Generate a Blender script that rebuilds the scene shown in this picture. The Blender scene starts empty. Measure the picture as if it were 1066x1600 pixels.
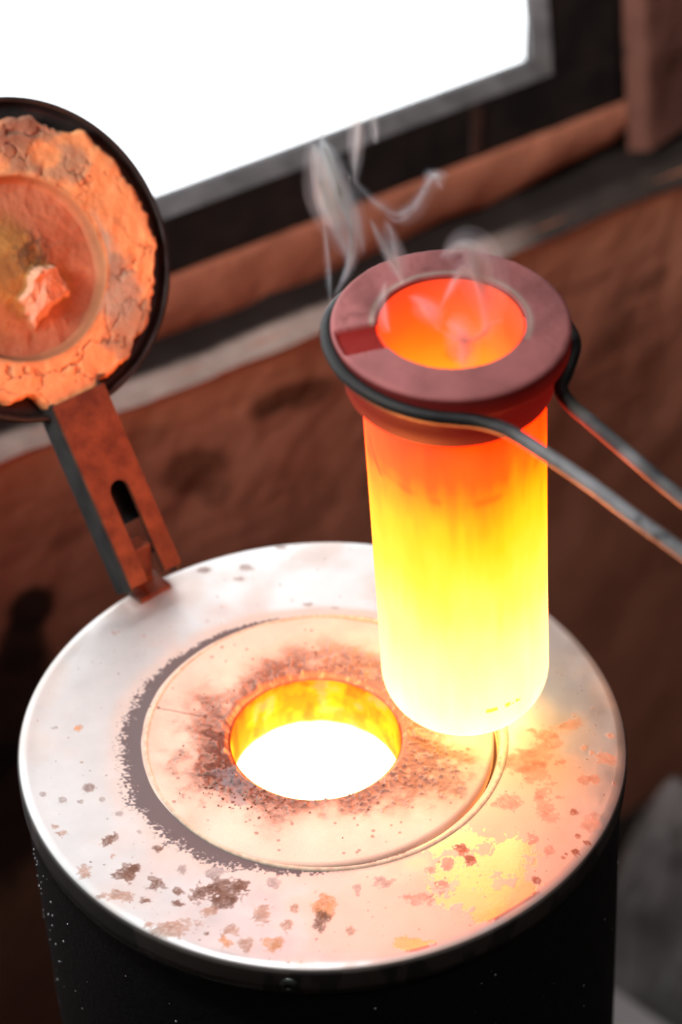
import bpy, bmesh, math, random
import numpy as np
from mathutils import Vector, Matrix

rnd = random.Random(7)
SC = bpy.context.scene
COL = SC.collection

# ------------------------------------------------------------------ camera
FPX = 3950.0
TH, RO = math.radians(39.277), math.radians(-1.0)
CAM = np.array([0.01149, -0.90058, 0.87892])
_F = np.array([0, math.cos(TH), -math.sin(TH)])
_X0 = np.array([1.0, 0, 0]); _U0 = np.array([0, math.sin(TH), math.cos(TH)])
_X = _X0 * math.cos(RO) + _U0 * math.sin(RO)
_U = -_X0 * math.sin(RO) + _U0 * math.cos(RO)
cd = bpy.data.cameras.new('camera')
cam = bpy.data.objects.new('camera', cd); COL.objects.link(cam)
m = Matrix.Identity(4)
for i in range(3):
    m[i][0] = _X[i]; m[i][1] = _U[i]; m[i][2] = -_F[i]; m[i][3] = CAM[i]
cam.matrix_world = m
cd.sensor_fit = 'VERTICAL'; cd.sensor_height = 36.0; cd.sensor_width = 24.0
cd.lens = FPX / 1600 * 36.0
cd.clip_start = 0.02; cd.clip_end = 60
cd.dof.use_dof = True; cd.dof.focus_distance = 1.20; cd.dof.aperture_fstop = 4.6
SC.camera = cam

# ------------------------------------------------------------------ world, lights, exposure
W = bpy.data.worlds.new('daylight'); SC.world = W; W.use_nodes = True
bg = W.node_tree.nodes['Background']
bg.inputs[0].default_value = (0.93, 0.97, 1.0, 1); bg.inputs[1].default_value = 3.0
SC.view_settings.view_transform = 'Standard'
SC.view_settings.look = 'None'
SC.view_settings.exposure = 0.0
SC.view_settings.gamma = 1.0
SC.view_settings.use_curve_mapping = False

def area(name, loc, target, sx, sy, power, col):
    l = bpy.data.lights.new(name, 'AREA'); l.shape = 'RECTANGLE'; l.size = sx; l.size_y = sy
    l.energy = power; l.color = col
    o = bpy.data.objects.new(name, l); COL.objects.link(o)
    o.location = loc
    o.rotation_euler = (Vector(target) - Vector(loc)).to_track_quat('-Z', 'Y').to_euler()
    return o
# added unseen fill lights: one from the left, one from overhead
area('side_fill_light', (-.72, -.34, .85), (.15, .5, .26), 0.4, 0.4, 2.6, (1.0, 0.93, 0.86)).data.spread = math.radians(50)
area('overhead_fill_light', (0.55, -0.5, 1.5), (0.15, 0.15, -0.1), 0.5, 0.5, 3.2, (1.0, 0.97, 0.94))

area('plate_fill_light', (-.25, -.15, 1.45), (-.08, -.09, 0), 0.16, 0.16, 0.32, (0.95, 0.97, 1.0)).data.spread = math.radians(26)  # added unseen lamp, narrow beam to whiten the top plate

# ------------------------------------------------------------------ small maths
def ray(px, py):
    return _F + ((px - 533) / FPX) * _X - ((py - 800) / FPX) * _U
def pt(px, py, d):
    return CAM + ray(px, py) * d
AL = math.radians(34)
WU = np.array([math.cos(AL), math.sin(AL), 0]); WN = np.array([math.sin(AL), -math.cos(AL), 0])
def wuz(px, py, c):            # wall coordinates (along, height) of a point of the wall plane at offset c
    r = ray(px, py); p = CAM + r * ((c - CAM @ WN) / (r @ WN))
    return float(p @ WU), float(p[2])
def wp(u, c, z):
    return tuple(WU * u + WN * c + np.array([0, 0, z]))
def plate_xy(px, py, z=0.0):
    r = ray(px, py); p = CAM + r * ((z - CAM[2]) / r[2]); return p[0], p[1]

_rs = np.random.RandomState(11)
_T = _rs.rand(64, 64, 64).astype(np.float32)
def vnoise(p):
    p = np.asarray(p, float); i = np.floor(p).astype(int); f = p - i; f = f * f * (3 - 2 * f)
    i0 = i % 64; i1 = (i + 1) % 64
    x, y, z = f[:, 0], f[:, 1], f[:, 2]
    def g(a, b, c): return _T[a, b, c]
    c00 = g(i0[:, 0], i0[:, 1], i0[:, 2]) * (1 - x) + g(i1[:, 0], i0[:, 1], i0[:, 2]) * x
    c10 = g(i0[:, 0], i1[:, 1], i0[:, 2]) * (1 - x) + g(i1[:, 0], i1[:, 1], i0[:, 2]) * x
    c01 = g(i0[:, 0], i0[:, 1], i1[:, 2]) * (1 - x) + g(i1[:, 0], i0[:, 1], i1[:, 2]) * x
    c11 = g(i0[:, 0], i1[:, 1], i1[:, 2]) * (1 - x) + g(i1[:, 0], i1[:, 1], i1[:, 2]) * x
    return (c00 * (1 - y) + c10 * y) * (1 - z) + (c01 * (1 - y) + c11 * y) * z
def fbm(p, s, o=4):
    p = np.asarray(p, float) * s; r = 0; a = 0.5; t = 0
    for k in range(o):
        r = r + a * vnoise(p + 17.3 * k); t += a; a *= 0.5; p = p * 2.03
    return r / t
def sst(a, b, x):
    t = np.clip((x - a) / (b - a), 0, 1); return t * t * (3 - 2 * t)

# ------------------------------------------------------------------ mesh helpers
def link(name, me, mat, parent=None, smooth=True):
    o = bpy.data.objects.new(name, me); COL.objects.link(o)
    if mat: me.materials.append(mat)
    if smooth:
        me.polygons.foreach_set('use_smooth', [True] * len(me.polygons))
    if parent is not None: o.parent = parent
    return o
def from_np(name, V, Fq):
    me = bpy.data.meshes.new(name); me.from_pydata([tuple(v) for v in V], [], [tuple(f) for f in Fq]); me.update()
    return me
def tag(o, label=None, cat=None, kind=None, group=None):
    if label: o['label'] = label
    if cat: o['category'] = cat
    if kind: o['kind'] = kind
    if group: o['group'] = group
    return o
def empty(name, loc=(0, 0, 0)):
    o = bpy.data.objects.new(name, None); COL.objects.link(o); o.location = loc; o.empty_display_size = .02
    return o
def grid_faces(n, k, wrap=True, base=0):
    """n rows (profile) x k columns (around)"""
    a = np.arange(n - 1)[:, None] * k; j = np.arange(k if wrap else k - 1)[None, :]
    j1 = (j + 1) % k
    f = np.stack([a + j, a + j1, a + k + j1, a + k + j], -1).reshape(-1, 4) + base
    return f
def lathe(profile, segs=96, M=None):
    """profile of (r,z) points; M optional 4x4 frame"""
    pr = np.array(profile, float); t = np.linspace(0, 2 * math.pi, segs, endpoint=False)
    V = np.stack([pr[:, :1] * np.cos(t), pr[:, :1] * np.sin(t), np.repeat(pr[:, 1:2], segs, 1)], -1).reshape(-1, 3)
    return V, grid_faces(len(pr), segs)[:, ::-1]
def round_profile(pts, rad, n=4):
    """round the corners of an open polyline; rad one value or per point"""
    P = [np.array(p, float) for p in pts]; out = [P[0]]
    for i in range(1, len(P) - 1):
        r = rad[i] if isinstance(rad, (list, tuple)) else rad
        a, b, c = P[i - 1], P[i], P[i + 1]
        la, lc = np.linalg.norm(a - b), np.linalg.norm(c - b)
        r = min(r, la * .45, lc * .45)
        if r < 1e-6: out.append(b); continue
        s = b + (a - b) / la * r; e = b + (c - b) / lc * r
        for k in range(n + 1):
            t = k / n; out.append((1 - t) ** 2 * s + 2 * t * (1 - t) * b + t * t * e)
    out.append(P[-1]); return out
def tube_np(path, radius, sides=14, closed=False, cap=True, squash=1.0):
    P = np.array(path, float); n = len(P)
    R = np.array(radius if hasattr(radius, '__len__') else [radius] * n, float)
    V = []; up = None
    for i in range(n):
        t = P[min(i + 1, n - 1)] - P[max(i - 1, 0)]
        t = t / (np.linalg.norm(t) + 1e-12)
        if up is None:
            up = np.cross(t, [0, 0, 1.0]);
            if np.linalg.norm(up) < .1: up = np.cross(t, [1.0, 0, 0])
        up = up - t * (up @ t); up /= np.linalg.norm(up); b = np.cross(t, up)
        for j in range(sides):
            a = 2 * math.pi * j / sides
            V.append(P[i] + R[i] * (math.cos(a) * up + squash * math.sin(a) * b))
    F = [tuple(f) for f in grid_faces(n, sides)]
    if cap:
        F.append(tuple(range(sides))[::-1]); F.append(tuple(range((n - 1) * sides, n * sides)))
    return V, F
def spline(pts, n=12):
    P = [np.array(p, float) for p in pts]; P = [2 * P[0] - P[1]] + P + [2 * P[-1] - P[-2]]
    out = []
    for i in range(1, len(P) - 2):
        for k in range(n):
            t = k / n; a, b, c, d = P[i - 1:i + 3]
            out.append(.5 * (2 * b + (c - a) * t + (2 * a - 5 * b + 4 * c - d) * t * t + (3 * b - a - 3 * c + d) * t ** 3))
    out.append(P[-2]); return out
def bm_box(bm, c, s, R=None, bev=0.0):
    mt = Matrix.Translation(c) @ (R.to_4x4() if R else Matrix.Identity(4)) @ Matrix.Diagonal((*s, 1))
    r = bmesh.ops.create_cube(bm, size=1, matrix=mt)
    if bev:
        es = list({e for v in r['verts'] for e in v.link_edges})
        bmesh.ops.bevel(bm, geom=es, offset=bev, segments=2, affect='EDGES', profile=.6)
def bm_obj(name, bm, mat, parent=None, smooth=False):
    me = bpy.data.meshes.new(name); bmesh.ops.recalc_face_normals(bm, faces=bm.faces); bm.to_mesh(me); bm.free()
    return link(name, me, mat, parent, smooth)
def set_color(me, name, rgba):
    a = me.color_attributes.new(name, 'FLOAT_COLOR', 'POINT')
    a.data.foreach_set('color', np.ascontiguousarray(rgba, np.float32).ravel())
def set_float(me, name, v):
    a = me.attributes.new(name, 'FLOAT', 'POINT'); a.data.foreach_set('value', np.ascontiguousarray(v, np.float32))

# ------------------------------------------------------------------ materials
class NT:
    def __init__(s, name):
        s.m = bpy.data.materials.new(name); s.m.use_nodes = True; s.t = s.m.node_tree; s.t.nodes.clear()
        s.out = s.n('ShaderNodeOutputMaterial')
    def n(s, ty, **kw):
        x = s.t.nodes.new(ty)
        for k, v in kw.items():
            if k.startswith('i_'):
                x.inputs[k[2:].replace('_', ' ')].default_value = v
            else: setattr(x, k, v)
        return x
    def l(s, a, b): s.t.links.new(a, b)
    def ramp(s, fac, stops, interp='LINEAR'):
        r = s.n('ShaderNodeValToRGB'); r.color_ramp.interpolation = interp
        e = r.color_ramp.elements
        while len(e) < len(stops): e.new(.5)
        for x, (p, c) in zip(e, stops):
            x.position = p; x.color = (*c, 1) if len(c) == 3 else c
        s.l(fac, r.inputs[0]); return r.outputs[0]
    def noise(s, scale, detail=4, rough=.55, coord='Object', dist=0.0, vec=None):
        if vec is None:
            tc = s.n('ShaderNodeTexCoord'); vec = tc.outputs[coord]
        x = s.n('ShaderNodeTexNoise'); x.inputs['Scale'].default_value = scale; x.inputs['Detail'].default_value = detail
        x.inputs['Roughness'].default_value = rough; x.inputs['Distortion'].default_value = dist
        s.l(vec, x.inputs['Vector']); return x.outputs['Fac']
    def mix(s, fac, a, b, bt='MIX'):
        x = s.n('ShaderNodeMix', data_type='RGBA', blend_type=bt)
        for v, k in ((fac, 0), (a, 6), (b, 7)):
            if hasattr(v, 'is_linked'): s.l(v, x.inputs[k])
            else: x.inputs[k].default_value = v if k == 0 else (*v, 1) if len(v) == 3 else v
        return x.outputs[2]
    def math(s, op, a, b=None, clamp=False):
        x = s.n('ShaderNodeMath', operation=op, use_clamp=clamp)
        for v, k in ((a, 0), (b, 1)):
            if v is None: continue
            if hasattr(v, 'is_linked'): s.l(v, x.inputs[k])
            else: x.inputs[k].default_value = v
        return x.outputs[0]
    def pbr(s, col, rough=.5, metal=0.0, bump=None, bs=.3, bd=.001, **kw):
        p = s.n('ShaderNodeBsdfPrincipled')
        for v, k in ((col, 'Base Color'), (rough, 'Roughness'), (metal, 'Metallic')):
            if hasattr(v, 'is_linked'): s.l(v, p.inputs[k])
            else: p.inputs[k].default_value = (*v, 1) if k == 'Base Color' else v
        for k, v in kw.items():
            k = k.replace('_', ' ')
            if hasattr(v, 'is_linked'): s.l(v, p.inputs[k])
            else: p.inputs[k].default_value = v
        if bump is not None:
            b = s.n('ShaderNodeBump'); b.inputs['Strength'].default_value = bs; b.inputs['Distance'].default_value = bd
            s.l(bump, b.inputs['Height']); s.l(b.outputs[0], p.inputs['Normal'])
        s.l(p.outputs[0], s.out.inputs[0]); return p

def m_plate():
    t = NT('worn_sheet_steel')
    at = t.n('ShaderNodeAttribute', attribute_name='stain'); pol = t.n('ShaderNodeAttribute', attribute_name='polish')
    n1 = t.noise(55, 5, .6); n2 = t.noise(420, 3, .7)
    base = t.mix(n1, (.56, .56, .545), (.75, .745, .725))
    col = t.mix(at.outputs['Alpha'], base, at.outputs['Color'])
    dots = t.ramp(t.noise(700, 2, .5), [(.0, (1, 1, 1)), (.22, (1, 1, 1)), (.26, (0, 0, 0))])
    col = t.mix(t.math('MULTIPLY', dots, .55), col, (.14, .08, .05))
    r0 = t.math('ADD', t.math('MULTIPLY', n1, .16), .36)
    r1 = t.math('SUBTRACT', r0, t.math('MULTIPLY', pol.outputs['Fac'], .22))
    inv = t.math('SUBTRACT', 1.0, at.outputs['Alpha'])
    rough = t.math('ADD', t.math('MULTIPLY', r1, inv), t.math('MULTIPLY', at.outputs['Alpha'], .75))
    metal = t.math('MULTIPLY', inv, .80)
    h = t.math('ADD', t.math('MULTIPLY', n2, .25), t.math('MULTIPLY', at.outputs['Alpha'], .5))
    t.pbr(col, rough, metal, h, .35, .0006); return t.m
def m_attr_rough(name, attr='stain', rough=.85, bscale=300, bs=.5, bd=.001, tint=.25, spec=.3):
    t = NT(name); at = t.n('ShaderNodeAttribute', attribute_name=attr)
    n = t.noise(bscale, 5, .65)
    col = t.mix(tint, at.outputs['Color'], t.ramp(n, [(.3, (.25, .25, .25)), (.7, (1, 1, 1))]), 'MULTIPLY')
    t.pbr(col, rough, 0, n, bs, bd, Specular_IOR_Level=spec); return t.m
def m_simple(name, c1, c2, rough=.6, metal=0., scale=60, bs=.3, bd=.0008, spec=.4):
    t = NT(name); n = t.noise(scale, 5, .6)
    t.pbr(t.mix(t.ramp(n, [(.35, (0, 0, 0)), (.65, (1, 1, 1))]), c1, c2), rough, metal, n, bs, bd, Specular_IOR_Level=spec); return t.m
def m_hot(name, attr='glow', alb=(.22, .10, .07, 1)):
    """glowing body: colour written per vertex from its temperature profile"""
    t = NT(name); at = t.n('ShaderNodeAttribute', attribute_name=attr)
    e = t.n('ShaderNodeEmission'); t.l(at.outputs['Color'], e.inputs[0]); e.inputs[1].default_value = 1
    d = t.n('ShaderNodeBsdfDiffuse'); d.inputs[0].default_value = alb
    a = t.n('ShaderNodeAddShader'); t.l(e.outputs[0], a.inputs[0]); t.l(d.outputs[0], a.inputs[1])
    t.l(a.outputs[0], t.out.inputs[0]); return t.m

# =================================================================== THE SETTING
def gridmesh(U, Z, fn):
    """regular grid -> mesh; fn maps arrays (a,b) to Nx3"""
    a, b = np.meshgrid(U, Z); V = fn(a.ravel(), b.ravel())
    me = from_np('g', V, grid_faces(len(Z), len(U), wrap=False)); return me, a.ravel(), b.ravel(), V
C_LOW, C_STRIP, C_FRAME, C_GLASS = -.40, -.445, -.450, -.462
Z_LEDGE = -.089
FLOOR_Z = -.74

plaster = m_attr_rough('red_brown_plaster', rough=.8, bscale=45, bs=.6, bd=.004, tint=.18, spec=.25)

def blob(x, y, cx, cy, rx, ry, nz, amp=.6):
    d = np.sqrt(((x - cx) / rx) ** 2 + ((y - cy) / ry) ** 2)
    return 1 - sst(.75, 1.15, d + (nz - .5) * 2 * amp)
# --- lower wall
U0, U1 = -1.2, 1.5
def low_fn(a, b):
    n = fbm(np.stack([a, b, a * 0], -1), 14, 5)
    off = (n - .5) * .012 * sst(0, .03, Z_LEDGE - b + .002)
    edge = sst(.012, 0, Z_LEDGE - b) * .006
    return WU[None, :] * a[:, None] + WN[None, :] * (C_LOW + off - edge)[:, None] + np.array([0, 0, 1.])[None, :] * b[:, None]
us = np.concatenate([np.linspace(U0, -.15, 30), np.linspace(-.14, .75, 260), np.linspace(.76, U1, 20)])
zs = np.concatenate([np.linspace(FLOOR_Z, -.36, 20), np.linspace(-.355, Z_LEDGE, 150)])
me, a, b, V = gridmesh(us, zs, low_fn)
n1 = fbm(np.stack([a, b, a * 0 + 3], -1), 9, 5); n2 = fbm(np.stack([a, b, a * 0 + 8], -1), 40, 4)
base = np.array([.62, .27, .175])[None, :] * (.8 + .45 * n1[:, None])
warm_light = np.array([.80, .34, .19])[None, :]
k = sst(.07, 0, Z_LEDGE - b)[:, None] * .8; base = base * (1 - k) + warm_light * k  # orange light along the ledge, put into the plaster colour
def stain_px(px, py, rx, ry, col, amt, amp=.6):
    global base
    u, z = wuz(px, py, C_LOW)
    s = blob(a, b, u, z, rx, ry, n1 * .5 + n2 * .5, amp)[:, None] * amt
    base = base * (1 - s) + np.array(col)[None, :] * s
DK = (.035, .022, .018); BR = (.17, .06, .03)
stain_px(45, 955, .020, .017, DK, .95, .8); stain_px(28, 1010, .022, .03, DK, .9, .8); stain_px(10, 1100, .035, .06, DK, .9, .8); stain_px(-20, 1300, .07, .08, DK, .8, .8)
stain_px(300, 735, .026, .022, BR, .75, .9); stain_px(335, 770, .012, .012, BR, .6)
stain_px(445, 620, .035, .010, BR, .8, 1.1); stain_px(490, 615, .02, .012, BR, .7); stain_px(430, 640, .018, .006, DK, .35)
stain_px(120, 830, .03, .008, BR, .4); stain_px(220, 690, .02, .01, BR, .4)
stain_px(900, 450, .03, .006, BR, .4); stain_px(1010, 440, .03, .012, BR, .5); stain_px(960, 520, .03, .03, BR, .35)
set_color(me, 'stain', np.concatenate([base, np.ones((len(a), 1))], 1))
tag(link('wall_back', me, plaster), 'red-brown plastered wall below the window ledge, stained brown and black', kind='structure')

# --- ledge (top of the lower wall): grey mortar lip in front, near-black behind
LB = -.53
cs = np.linspace(C_LOW + .004, LB, 60)
def ledge_fn(a, b):
    n = fbm(np.stack([a, b, a * 0], -1), 30, 4)
    return WU[None, :] * a[:, None] + WN[None, :] * b[:, None] + np.array([0, 0, 1.])[None, :] * (Z_LEDGE + (n - .5) * .008 - sst(C_LOW - .004, C_LOW + .004, b) * .004)[:, None]
me, a, b, V = gridmesh(us, cs, ledge_fn)
n1 = fbm(np.stack([a, b, a * 0 + 3], -1), 22, 5)
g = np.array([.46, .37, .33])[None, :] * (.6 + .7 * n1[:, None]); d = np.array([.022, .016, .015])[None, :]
right = sst(.40, .47, a)  # shade of the gap under the pier, painted into the ledge colour
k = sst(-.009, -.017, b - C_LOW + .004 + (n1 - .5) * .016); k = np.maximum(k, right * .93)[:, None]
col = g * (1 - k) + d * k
brn = (sst(.30, .34, a) * sst(.36, .34, a) * sst(.3, .6, n1))[:, None] * .0
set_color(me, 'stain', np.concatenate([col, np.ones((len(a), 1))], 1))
tag(link('trim_1', me, m_attr_rough('mortar_ledge', rough=.9, bscale=120, bs=.7, bd=.002)), 'grey crumbling mortar ledge under the window, near-black behind, gap shade painted in at the right', kind='structure')

# --- plaster band under the window frame (tapers to the right)
pts_b = [wuz(x, y, C_STRIP) for x, y in ((250, 545), (520, 440), (700, 348), (766, 329), (878, 268), (963, 228))]
pts_t = [wuz(x, y, C_STRIP) for x, y in ((250, 438), (520, 345), (766, 248), (964, 172))]
print('strip', pts_b, pts_t)
ZT = float(np.mean([p[1] for p in pts_t]))          # top of the band
ub = [U0] + [p[0] for p in pts_b] + [pts_b[-1][0] + .03]; zb = [pts_b[0][1]] + [p[1] for p in pts_b] + [ZT - .005]
UJ = wuz(971, 190, C_STRIP)[0]
ss = np.linspace(0, 1, 26)
uu = np.linspace(U0, UJ + .02, 330)
def strip_fn(a, b):
    lo = np.interp(a, ub, zb); z = np.maximum(lo, -1) + (ZT - lo) * b
    bul = np.sqrt(np.clip(1 - (2 * b - 1) ** 2, 0, 1)) * .006
    n = fbm(np.stack([a, z, a * 0], -1), 40, 4)
    return WU[None, :] * a[:, None] + WN[None, :] * (C_STRIP - .006 + bul + (n - .5) * .004)[:, None] + np.array([0, 0, 1.])[None, :] * z[:, None]
me, a, b, V = gridmesh(uu, ss, strip_fn)
n1 = fbm(np.stack([a, b * .1, a * 0 + 5], -1), 18, 4)
col = np.array([.50, .20, .125])[None, :] * (.75 + .5 * n1[:, None])
set_color(me, 'stain', np.concatenate([col, np.ones((len(a), 1))], 1))
tag(link('trim_2', me, plaster), 'long red-brown plaster band between the black window frame and the ledge', kind='structure')

# --- wall behind band / frame (near-black masonry core), built as boxes round the opening
near_black = m_simple('near_black_masonry', (.014, .011, .010), (.035, .026, .022), .95, 0, 40, spec=.15)  # near-black colour also holds the shade of the recess and gap
ZG = float(np.mean([wuz(x, y, C_GLASS)[1] for x, y in ((235, 318), (530, 205), (830, 90))]))
UG = wuz(831, 88, C_GLASS)[0]; UG2 = wuz(824, 0, C_GLASS); LEANK = (UG2[0] - UG) / (UG2[1] - ZG)   # the old jamb leans a little
ZTOP, UL = .62, -.75
print('ZT', ZT, 'ZG', ZG, 'UG', UG, 'lean', LEANK, 'UJ', UJ)
def lean(u, z): return u + LEANK * (z - ZG)
def prism_uz(name, quad, c0, c1, mat, parent=None, bev=.0):
    """a board: quad of (u,z) extruded from offset c0 (room side) to c1"""
    bm = bmesh.new()
    f = [bm.verts.new(wp(u, c0, z)) for u, z in quad]; k = [bm.verts.new(wp(u, c1, z)) for u, z in quad]
    bm.faces.new(f); bm.faces.new(k[::-1]); n = len(quad)
    for i in range(n): bm.faces.new((f[i], k[i], k[(i + 1) % n], f[(i + 1) % n]))
    bmesh.ops.recalc_face_normals(bm, faces=bm.faces)
    if bev: bmesh.ops.bevel(bm, geom=list(bm.edges), offset=bev, segments=2, affect='EDGES')
    return bm_obj(name, bm, mat, parent)
o = prism_uz('wall_core', [(U0, Z_LEDGE - .01), (UJ + .03, Z_LEDGE - .01), (UJ + .03, ZT), (U0, ZT)], C_STRIP - .012, C_GLASS - .006, near_black)
o.name = 'wall_window'; tag(o, 'near-black recess of the wall behind the plaster band', kind='structure')
o = prism_uz('wall_over', [(U0, ZTOP + .05), (U1, ZTOP + .05), (U1, 1.7), (U0, 1.7)], C_STRIP, LB, near_black)
o.name = 'wall_upper'; tag(o, 'dark wall above the window opening', kind='structure')
o = prism_uz('wall_l', [(U0, ZT), (UL - .05, ZT), (UL - .05, ZTOP + .05), (U0, ZTOP + .05)], C_STRIP, LB, near_black)
o.name = 'wall_left_of_window'; tag(o, 'dark wall beside the window opening', kind='structure')

# --- window frame: black outer frame, grey chamfered bead, pane
black = m_simple('black_painted_wood', (.012, .012, .013), (.030, .024, .024), .55, 0, 30, .2, .001, spec=.35)
greyp = m_simple('worn_grey_bead', (.05, .048, .051), (.11, .105, .11), .5, 0, 50, .3, .001, spec=.5)
brownp = m_simple('scraped_brown_paint', (.045, .024, .02), (.08, .04, .033), .7, 0, 60)
win = empty('window_1', wp(.1, C_FRAME, ZT)); tag(win, 'black-framed workshop window, blown-out white daylight behind the pane', kind='structure')
def wchild(name, quad, c0, c1, mat, bev=.0012):
    o = prism_uz(name, quad, c0, c1, mat, None, bev); o.parent = win
    o.matrix_parent_inverse = Matrix.Translation(-Vector(win.location)); return o
BW = .019                                    # bead width
ZB = ZG - .008
wchild('bottom_rail', [(UL - .03, ZT), (lean(UJ, ZT), ZT), (lean(UJ, ZB), ZB), (UL - .03, ZB)], C_FRAME, C_GLASS - .004, black)
wchild('jamb', [(UG + .009, ZB), (UJ, ZB), (lean(UJ, ZTOP), ZTOP), (lean(UG + .009, ZTOP), ZTOP)], C_FRAME, C_GLASS - .004, black)
wchild('jamb', [(UL - .06, ZB), (UL, ZB), (UL, ZTOP), (UL - .06, ZTOP)], C_FRAME, C_FRAME - .04, black)
wchild('top_rail', [(UL - .06, ZTOP), (lean(UJ, ZTOP), ZTOP), (lean(UJ, ZTOP + .05), ZTOP + .05), (UL - .06, ZTOP + .05)], C_FRAME, C_FRAME - .04, black)
wchild('jamb', [(UJ, ZT), (UJ + .02, ZT), (lean(UJ + .02, ZTOP), ZTOP), (lean(UJ, ZTOP), ZTOP)], C_FRAME, C_FRAME - .04, black)
# chamfered beads: sloping strips from the frame face down to the glass
def bead(name, p0, p1, q0, q1):
    bm = bmesh.new()
    vs = [bm.verts.new(p) for p in (wp(*p0), wp(*p1), wp(*q1), wp(*q0))]
    back = [bm.verts.new(tuple(np.array(v.co) - WN * .004)) for v in vs]
    bm.faces.new(vs); bm.faces.new(back[::-1])
    for i in range(4): bm.faces.new((vs[i], back[i], back[(i + 1) % 4], vs[(i + 1) % 4]))
    o = bm_obj(name, bm, greyp, win); o.matrix_parent_inverse = Matrix.Translation(-Vector(win.location)); return o
bead('glazing_bead', (UL, C_FRAME + .001, ZB), (UG + .009, C_FRAME + .001, ZB), (UL, C_GLASS, ZG), (UG, C_GLASS, ZG))
bead('glazing_bead', (UG + .009, C_FRAME + .001, ZB), (lean(UG + .009, ZTOP), C_FRAME + .001, ZTOP), (UG, C_GLASS, ZG), (lean(UG, ZTOP), C_GLASS, ZTOP))
u_, z_ = wuz(745, 190, C_FRAME)
wchild('paint_patch', [(u_ - .004, ZT + .003), (u_ + .003, ZT + .002), (u_ + .005, ZB - .006), (u_ - .005, ZB - .003)], C_FRAME + .0012, C_FRAME - .001, brownp, .0)
t = NT('window_glass')
tr = t.n('ShaderNodeBsdfTransparent'); gl = t.n('ShaderNodeBsdfGlossy'); gl.inputs['Roughness'].default_value = .05
mx = t.n('ShaderNodeMixShader'); mx.inputs[0].default_value = .05
t.l(tr.outputs[0], mx.inputs[1]); t.l(gl.outputs[0], mx.inputs[2]); t.l(mx.outputs[0], t.out.inputs[0])
wchild('pane', [(UL - .01, ZG - .008), (UG + .008, ZG - .008), (lean(UG + .008, ZTOP), ZTOP + .01), (UL - .01, ZTOP + .01)], C_GLASS - .0015, C_GLASS - .0045, t.m, 0)

# --- right-hand masonry pier beside the window, black gap under it
def pier_fn(a, b):
    n = fbm(np.stack([a, b, a * 0], -1), 25, 4)
    rnd_ = sst(.012, 0, a - UJ - .004) * .012
    zz = np.maximum(b, np.interp(a, [UJ, UJ + .02, UJ + .05, UJ + .1, 1.5], [-.088, -.082, -.074, -.068, -.06]) + (n - .5) * .01)
    return WU[None, :] * (a + LEANK * (zz - ZT))[:, None] + WN[None, :] * (C_STRIP + .012 + (n - .5) * .006 - rnd_)[:, None] + np.array([0, 0, 1.])[None, :] * zz[:, None]
ua = np.linspace(UJ + .004, UJ + .6, 200); za = np.concatenate([np.linspace(-.095, .12, 100), np.linspace(.13, 1.7, 30)])
me, a, b, V = gridmesh(ua, za, pier_fn)
n1 = fbm(np.stack([a, b, a * 0 + 9], -1), 22, 5)
col = np.array([.17, .078, .060])[None, :] * (.7 + .6 * n1[:, None])
u_, z_ = wuz(992, 92, C_STRIP + .012)
s = blob(a, b, u_, z_, .008, .008, n1, .3)[:, None]; col = col * (1 - s) + np.array([.05, .03, .025]) * s
grey = sst(.085, .11, a - UJ)[:, None] * .6; col = col * (1 - grey) + np.array([.26, .2, .19]) * grey
set_color(me, 'stain', np.concatenate([col, np.ones((len(a), 1))], 1))
me2 = me
tag(link('wall_pier', me2, plaster), 'dull red-brown masonry pier right of the black window frame', kind='structure')
o = prism_uz('wall_pier_core', [(UJ + .03, -.06), (1.5, -.06), (1.5, 1.7), (UJ + .12, 1.7)], C_STRIP + .002, LB, near_black); tag(o, 'dark core of the masonry pier', kind='structure')
o = prism_uz('wall_recess', [(UJ + .0, Z_LEDGE - .02), (1.5, Z_LEDGE - .02), (1.5, 1.7), (UJ, 1.7)], LB, LB - .03, near_black); tag(o, 'black gap at the back of the ledge', kind='structure')  # near-black slab, the gap's shade is in its colour

# --- the rest of the workshop shell (out of view; it holds the room's light)
room = m_simple('grey_workshop_wall', (.16, .13, .12), (.22, .18, .16), .9, 0, 6)
floor_m = m_simple('dark_sooty_floor', (.018, .016, .015), (.034, .030, .028), .8, 0, 25)
def slab(name, quad, mat, label):
    me = from_np(name, quad, [(0, 1, 2, 3)]); o = link(name, me, mat, None, False); tag(o, label, kind='structure'); return o
p1 = np.array(wp(U0, C_LOW, 0)); p2 = np.array(wp(U1, C_LOW, 0)); q1 = p1 + WN * 2.4; q2 = p2 + WN * 2.4
def vz(p, z): return (p[0], p[1], z)
slab('floor', [vz(p1 - WN * .3, FLOOR_Z), vz(p2 - WN * .3, FLOOR_Z), vz(q2, FLOOR_Z), vz(q1, FLOOR_Z)], floor_m, 'dark sooty floor around the furnace')
slab('ceiling', [vz(p1 - WN * .2, 1.7), vz(p2 - WN * .2, 1.7), vz(q2, 1.7), vz(q1, 1.7)], room, 'grey workshop ceiling')
slab('wall_left', [vz(p1 - WN * .2, FLOOR_Z), vz(q1, FLOOR_Z), vz(q1, 1.7), vz(p1 - WN * .2, 1.7)], room, 'grey workshop wall on the left')
slab('wall_right', [vz(p2 - WN * .2, FLOOR_Z), vz(q2, FLOOR_Z), vz(q2, 1.7), vz(p2 - WN * .2, 1.7)], room, 'grey workshop wall on the right')
slab('wall_front', [vz(q1, FLOOR_Z), vz(q2, FLOOR_Z), vz(q2, 1.7), vz(q1, 1.7)], room, 'grey workshop wall behind the camera')

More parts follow.
